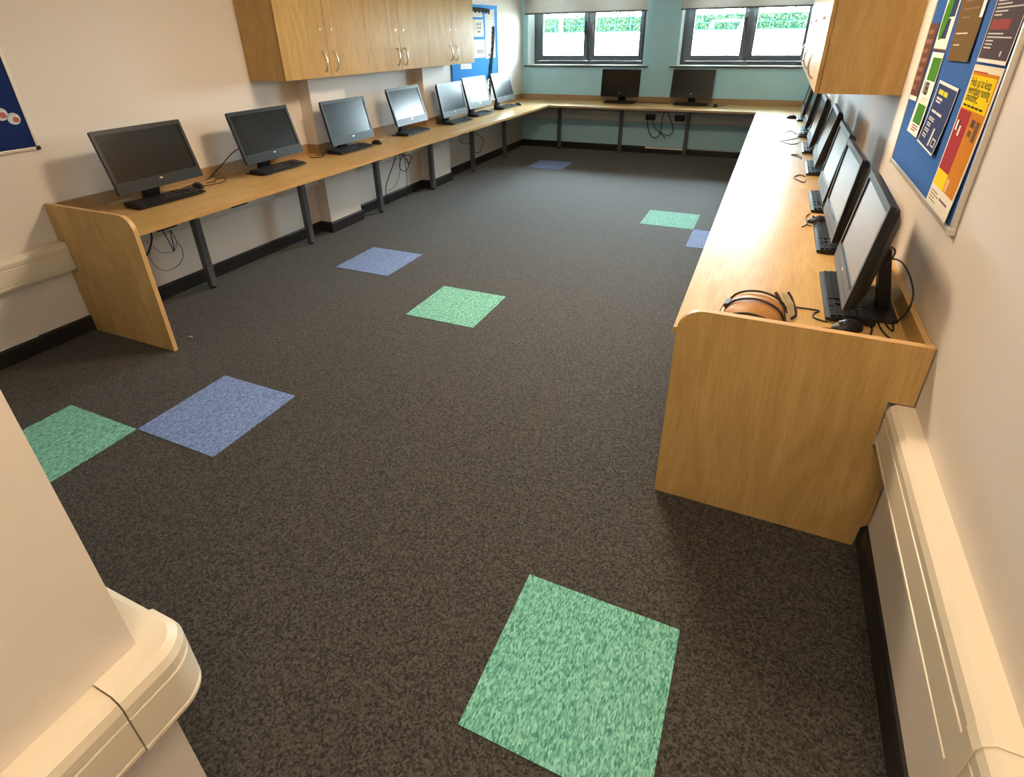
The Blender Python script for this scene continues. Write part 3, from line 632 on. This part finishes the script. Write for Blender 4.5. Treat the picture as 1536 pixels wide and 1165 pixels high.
t, P = poster('R', 'poster', 'small navy poster with yellow heading low on the right noticeboard', 'poster', [(-.065, 1.462), (-.348, 1.454), (-.314, 1.236), (-.04, 1.247)], 'navyp',
       [(0, 1, 0, .045, 'paper', 'white_border'), (0, .025, 0, 1, 'paper', 'white_border'), (.985, 1, 0, 1, 'paper', 'white_border'), (0, 1, .975, 1, 'paper', 'white_border'), (.15, .40, .12, .19, 'yink', 'printed_line'), (.43, .62, .12, .19, 'yink', 'printed_line'), (.15, .45, .235, .27, 'wink', 'printed_line'), (.15, .40, .29, .315, 'wink', 'printed_line'), (.13, .38, .44, .475, 'wink', 'printed_line'), (.41, .68, .44, .475, 'wink', 'printed_line')] + [(.13, .13 + l, .55 + i * .09 + k * .034, .55 + i * .09 + k * .034 + .017, 'wink', 'printed_line') for i, l in enumerate((.3, .22, .24, .2)) for k in (0, 1)] + [(.58, .65, .66, .93, 'wink', 'printed_mark'), (.72, .90, .78, .90, 'wink', 'printed_mark'), (.75, .87, .80, .88, 'navyp', 'printed_mark', .002)], bulge=.008)
poster('R', 'poster', 'purple-grey poster with dull red headings above the yellow poster', 'poster', [(-.43, 1.86), (-.715, 1.86), (-.712, 1.538), (-.447, 1.538)], 'greyp',
       [(0, .012, 0, 1, 'paper', 'white_border'), (.985, 1, 0, 1, 'paper', 'white_border'), (0, 1, .97, 1, 'paper', 'white_border'), (.08, .66, .38, .46, 'redt', 'printed_line'), (.08, .7, .66, .74, 'redt', 'printed_line')] + lines(.48, 6, .028, .08, (.7, .5, .45, .8, .4, .25), 'wink', .4) + lines(.765, 5, .028, .08, (.5, .8, .25, .25, .25), 'wink', .4) + [(.7, .74, .9, .94, 'wink', 'printed_mark')], bulge=.003)
t, P = poster('R', 'poster', 'tall yellow red and orange poster about keeping everything running', 'poster', [(-.434, 1.53), (-.71, 1.531), (-.686, 1.107), (-.41, 1.109)], 'paper_c',
       [(.05, .95, .045, .30, 'orange', 'red_band'), (.05, .55, .04, .07, 'redp', 'red_band'), (.06, .92, .065, .285, 'yellow', 'yellow_panel', .0020), (.04, .50, .285, .73, 'redp', 'red_panel'), (.50, .96, .285, .845, 'orange', 'orange_panel'), (.04, .5, .73, .85, 'yellow', 'yellow_panel'),
        (.10, .16, .37, .44, 'paper', 'printed_mark', .002), (.24, .30, .40, .47, 'paper', 'printed_mark', .002), (.17, .22, .37, .43, 'ink', 'printed_mark', .002),
        (.60, .74, .33, .38, 'brown', 'printed_mark', .002), (.78, .90, .33, .46, 'olive', 'printed_mark', .002), (.60, .72, .40, .44, 'olive', 'printed_mark', .002), (.53, .63, .75, .84, 'pale_o', 'printed_mark', .002)]
       + lines(.30, 4, .016, .08, (.36, .30, .34, .28), 'pale_o', .4) + lines(.50, 5, .026, .10, (.34, .30, .34, .26, .3), 'redt', .4) + lines(.89, 4, .022, .08, (.3, .36, .22, .30), 'brown_l', .3) + [(.5, .85, .90, .915, 'brown_l', 'printed_line'), (.62, .88, .78, .79, 'brown', 'printed_line'), (.62, .80, .80, .81, 'brown', 'printed_line')], bulge=.006)
txt('R', t, P, .09, .132, 'Help us to keep', .034, 'ink', .93)
txt('R', t, P, .10, .185, 'everything running', .034, 'ink', .83)
txt('R', t, P, .10, .232, 'smoothly...', .034, 'ink', .86)
for k in range(5): pass
a = [(.10 + i * .15, .10 + i * .15 + .12, .256, .268) for i in range(5)]
xw = XR
for u0, u1, v0, v1 in a:
    local(MB().prism([P(u0, v0, 0)[1:], P(u1, v0, 0)[1:], P(u1, v1, 0)[1:], P(u0, v1, 0)[1:]], 0, P(u0, v0, .0022)[0], P(u0, v0, .0026)[0]).build('printed_line', M['ink']), t)

board('L', -2.03, -.838, 1.10, 2.05, 'navy', 'navy space-themed noticeboard at the left edge of the photo', corner='black')
for y, z, r, lab in ((-.905, 1.268, .03, 'round pale and red planet cut-out on the navy board'), (-.955, 1.296, .032, 'pale planet cut-out at the edge of the photo on the navy board')):
    t = thing('planet_picture', lab, 'picture', (XL + .012, y, z), group='planet pictures')
    MB().cyl((.0004, 0, 0), (.0016, 0, 0), r, 24).build('disc', M['planet_w'], t); MB().ball((.0016, .008, -.006), (.0006, r * .5, r * .5), 6).build('red_patch', M['planet_r'], t)

board('L', 3.83, 5.155, 1.10, 1.985, 'felt_b', 'bright blue noticeboard on the far left wall with white papers', fw=.018, framemat='felt_b', corner='felt_b')
GP = 'white papers on the bright blue board'
ln = lines
poster('L', 'notice', 'top small white notice on the bright blue board', 'notice', [(4.40, 1.922), (4.714, 1.924), (4.716, 1.843), (4.40, 1.841)], 'paper', lines(.2, 3, .25, .35, (.5, .5, .4), 'wink', .4), group=GP)
poster('L', 'notice', 'middle white notice with small pictures on the bright blue board', 'notice', [(4.40, 1.816), (4.733, 1.82), (4.735, 1.617), (4.40, 1.615)], 'paper', [(u_, u_ + .07, v_, v_ + .14, 'brown_l', 'printed_mark') for u_ in (.4, .55, .7) for v_ in (.2, .42)] + [(.45, .7, .68, .74, 'ink', 'printed_line')], group=GP)
poster('L', 'notice', 'lower white notice with dark figures on the bright blue board', 'notice', [(4.40, 1.588), (4.752, 1.585), (4.754, 1.367), (4.40, 1.369)], 'paper', [(.35, .7, .16, .2, 'wink', 'printed_line')] + [(u_, u_ + .06, .56, .76, 'greyp', 'printed_mark') for u_ in (.36, .48, .62, .78)], group=GP)
poster('L', 'notice', 'tall white sheet of text on the bright blue board', 'notice', [(4.782, 1.929), (5.068, 1.945), (5.079, 1.355), (4.772, 1.35)], 'paper', lines(.08, 12, .055, .12, (.5, .3, .6, .55, .5, .6, .4, .6, .55, .5, .6, .4), 'wink', .3) + [(.25, .4, .90, .95, 'redt', 'printed_mark')], group=GP)
poster('L', 'notice', 'small white slip low on the bright blue board beside the cupboard', 'notice', [(4.051, 1.315), (4.339, 1.31), (4.351, 1.246), (4.044, 1.254)], 'paper', lines(.5, 1, .2, .15, (.5,), 'wink', .4), group=GP)
# scalloped border strip, upper edge still on the board, side strip hanging loose to the desk
def scallop(pts, wd, name, parent):
    b = MB(); P_ = smooth_path(pts, 16); n_ = len(P_)
    ra = []
    for i, p in enumerate(P_):
        tt = (P_[min(i + 1, n_ - 1)] - P_[max(i - 1, 0)]).normalized(); nn = Vector((1, 0, 0)).cross(tt).normalized()
        w1 = wd * (.45 + .55 * abs(math.sin(i * .52)))
        ra.append([p - nn * wd * .4, p + nn * w1, p + nn * w1 + Vector((.001, 0, 0)), p - nn * wd * .4 + Vector((.001, 0, 0))])
    o = b.loft(ra).build(name, M['scallop']); o.parent = parent; o.location = -parent.location
t = thing('border_strip', 'black scalloped card border along the top of the bright blue board', 'border strip', (XL + .014, 4.6, 1.92))
scallop([(XL + .0165, 4.93, 1.925), (XL + .0165, 4.7, 1.935), (XL + .0165, 4.4, 1.935), (XL + .0165, 3.86, 1.935)], .045, 'strip', t)
t = thing('border_strip', 'loose black scalloped card border leaning from the blue board down to the desk', 'border strip', (XL + .03, 4.9, 1.2))
scallop([(XL + .06, 4.74, .80), (XL + .05, 4.80, .95), (XL + .03, 4.87, 1.10), (XL + .022, 4.97, 1.40), (XL + .022, 5.02, 1.60), (XL + .022, 5.03, 1.74)], .055, 'strip', t)

# ------------------------------------------------------------------ scraps on the carpet
t = MB().prism([(0, 0), (.03, .006), (.026, .016), (.008, .012)], 2, .0, .006).build('paper_scrap', M['litter']); t.location = (-1.078, -.775, 0); tag(t, 'small grey scrap on the carpet right of the left end panel', 'scrap')
for x, y, lab in ((.199, -1.435, 'tiny black crumb on the carpet right of the near blue tile'), (1.626, -.956, 'tiny black crumb on the carpet left of the right end panel')):
    t = MB().ball((0, 0, .003), (.009, .005, .003), 5).build('crumb', M['black']); t.location = (x, y, 0); tag(t, lab, 'crumb', 'crumbs')

# ------------------------------------------------------------------ ceiling lights
for x, y, m, lab in ((2.15, -1.5, 'lamp_n', 'square ceiling light above the near end of the room'), (1.05, .7, 'lamp_w', 'square ceiling light above the middle of the room'), (2.15, -3.2, 'lamp_e', 'square ceiling light above the entrance')):
    t = thing('ceiling_light', lab, 'ceiling light', (x, y, H), group='ceiling lights')
    MB().box(-.3, .3, -.3, .3, -.012, -.004).build('diffuser', M[m], t)
    f = MB().box(-.32, -.3, -.32, .32, -.02, -.0005).box(.3, .32, -.32, .32, -.02, -.0005).box(-.3, .3, -.32, -.3, -.02, -.0005).box(-.3, .3, .3, .32, -.02, -.0005).build('frame', M['white'], t)

# ------------------------------------------------------------------ outside
g = MB(); b_ = g.bm
gv = [b_.verts.new(p) for p in ((-160, 6.6, -.25), (120, 6.6, -.25), (120, 112, 1.95), (-160, 112, 1.95), (-160, 6.6, -1), (120, 6.6, -1), (120, 112, -1), (-160, 112, -1))]
for f in ((0, 1, 2, 3), (4, 7, 6, 5), (0, 4, 5, 1), (1, 5, 6, 2), (2, 6, 7, 3), (3, 7, 4, 0)): b_.faces.new([gv[i] for i in f])
o = g.build('ground', M['field']); struct(o)
t = thing('hedge', 'long green hedge on the far side of the playing field', 'hedge', (-18, 111, 1.9))
hb = MB(); b_ = hb.bm
for i in range(14000):
    x = random.uniform(-58, 24); zt = 4.75 + .35 * math.sin(x * .9) + .25 * math.sin(x * 2.3 + 1)
    z = 1.9 + (zt - 1.9) * random.random() ** .8; y = 110.2 + random.uniform(-.7, .7); s = random.uniform(.10, .24)
    a = Vector((random.gauss(0, 1), random.gauss(0, .6), random.gauss(0, 1))).normalized(); n_ = a.orthogonal().normalized(); c = Vector((x, y, z))
    b_.faces.new([b_.verts.new(c + q) for q in (a * s, n_ * s * .6, -a * s, -n_ * s * .6)])
local(hb.build('foliage', M['leafa']), t); t.children[0]['kind'] = 'stuff'
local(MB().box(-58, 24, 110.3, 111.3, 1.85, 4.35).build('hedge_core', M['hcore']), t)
t = thing('mesh_fence', 'teal metal fence in front of the far hedge', 'fence', (-18, 108.5, 1.85))
for k in range(28): local(MB().box(-56 + k * 2.9, -55.9 + k * 2.9, 108.45, 108.55, 1.8, 4.4).build('fence_post', M['fencem']), t)
f = MB()
for zz in (2.0, 3.1, 4.3): f.box(-56, 24, 108.42, 108.45, zz, zz + .05)
for k in range(400): f.box(-56 + k * .2, -55.985 + k * .2, 108.43, 108.45, 1.95, 4.35)
local(f.build('wire_panel', M['fencem']), t)
k = 11.5; gx0, gx1 = 1.98 - .953 * k, 1.98 - .567 * k; gz0, gz1 = 1.72, 3.24
t = thing('football_goal', 'white football goal on the playing field', 'goal', ((gx0 + gx1) / 2, 100, gz0))
for gx in (gx0, gx1): local(MB().cyl((gx, 100, gz0 - .1), (gx, 100, gz1), .11, 10).build('goal_post', M['goalm']), t)
local(MB().cyl((gx0, 100, gz1), (gx1, 100, gz1), .11, 10).build('crossbar', M['goalm']), t)
for gx in (gx0, gx1): local(MB().cyl((gx, 100, gz1), (gx - .9, 102, gz0 + .1), .07, 8).build('stay', M['goalm']), t)
t = MB().cyl((-7.8, 25, .1), (-7.8, 25, 6), .085, 12).build('white_pole', M['goalm'], smooth=True); tag(t, 'white pole standing outside the left-hand window', 'pole')

# ------------------------------------------------------------------ daylight
wd = bpy.data.worlds.new('World'); SC.world = wd; wd.use_nodes = True
bg = wd.node_tree.nodes['Background']; bg.inputs['Color'].default_value = (.74, .88, 1., 1); bg.inputs['Strength'].default_value = 60
sun = bpy.data.lights.new('sun', 'SUN'); sun.energy = 200; sun.angle = R(1); sun.color = (1, .96, .88)
so = bpy.data.objects.new('sun', sun); COL.objects.link(so); so.rotation_euler = (R(48), 0, R(-25)); so.location = (0, 0, 12)
for i, (a, b) in enumerate(WIN):
    la = bpy.data.lights.new('window_portal', 'AREA'); la.shape = 'RECTANGLE'; la.size = b - a; la.size_y = 1.9 - SILL + .3; la.cycles.is_portal = True
    lo = bpy.data.objects.new('window_portal', la); COL.objects.link(lo); lo.location = ((a + b) / 2, YB + .30, (SILL + 2.2) / 2); lo.rotation_euler = (R(-90), 0, 0)

# ------------------------------------------------------------------ camera
cd = bpy.data.cameras.new('camera'); cd.sensor_fit = 'HORIZONTAL'; cd.sensor_width = 36; cd.lens = 824.6708 / 1536 * 36
cd.shift_x = -4.1418 / 1536; cd.shift_y = -103.5486 / 1536; cd.clip_end = 500; cd.clip_start = .02
co = bpy.data.objects.new('camera', cd); COL.objects.link(co); SC.camera = co
co.matrix_world = Matrix(((0.915372, -0.173316, 0.363395, 1.98284), (0.402369, 0.424987, -0.810855, -2.66611), (-0.013904, 0.888452, 0.458758, 1.62604), (0, 0, 0, 1)))
SC.view_settings.view_transform = 'Standard'; SC.view_settings.look = 'None'; SC.view_settings.gamma = 1; SC.view_settings.use_curve_mapping = False
SC.view_settings.exposure = .36
SC.cycles.use_denoising = True; SC.cycles.max_bounces = 8; SC.cycles.diffuse_bounces = 5; SC.cycles.sample_clamp_indirect = 12
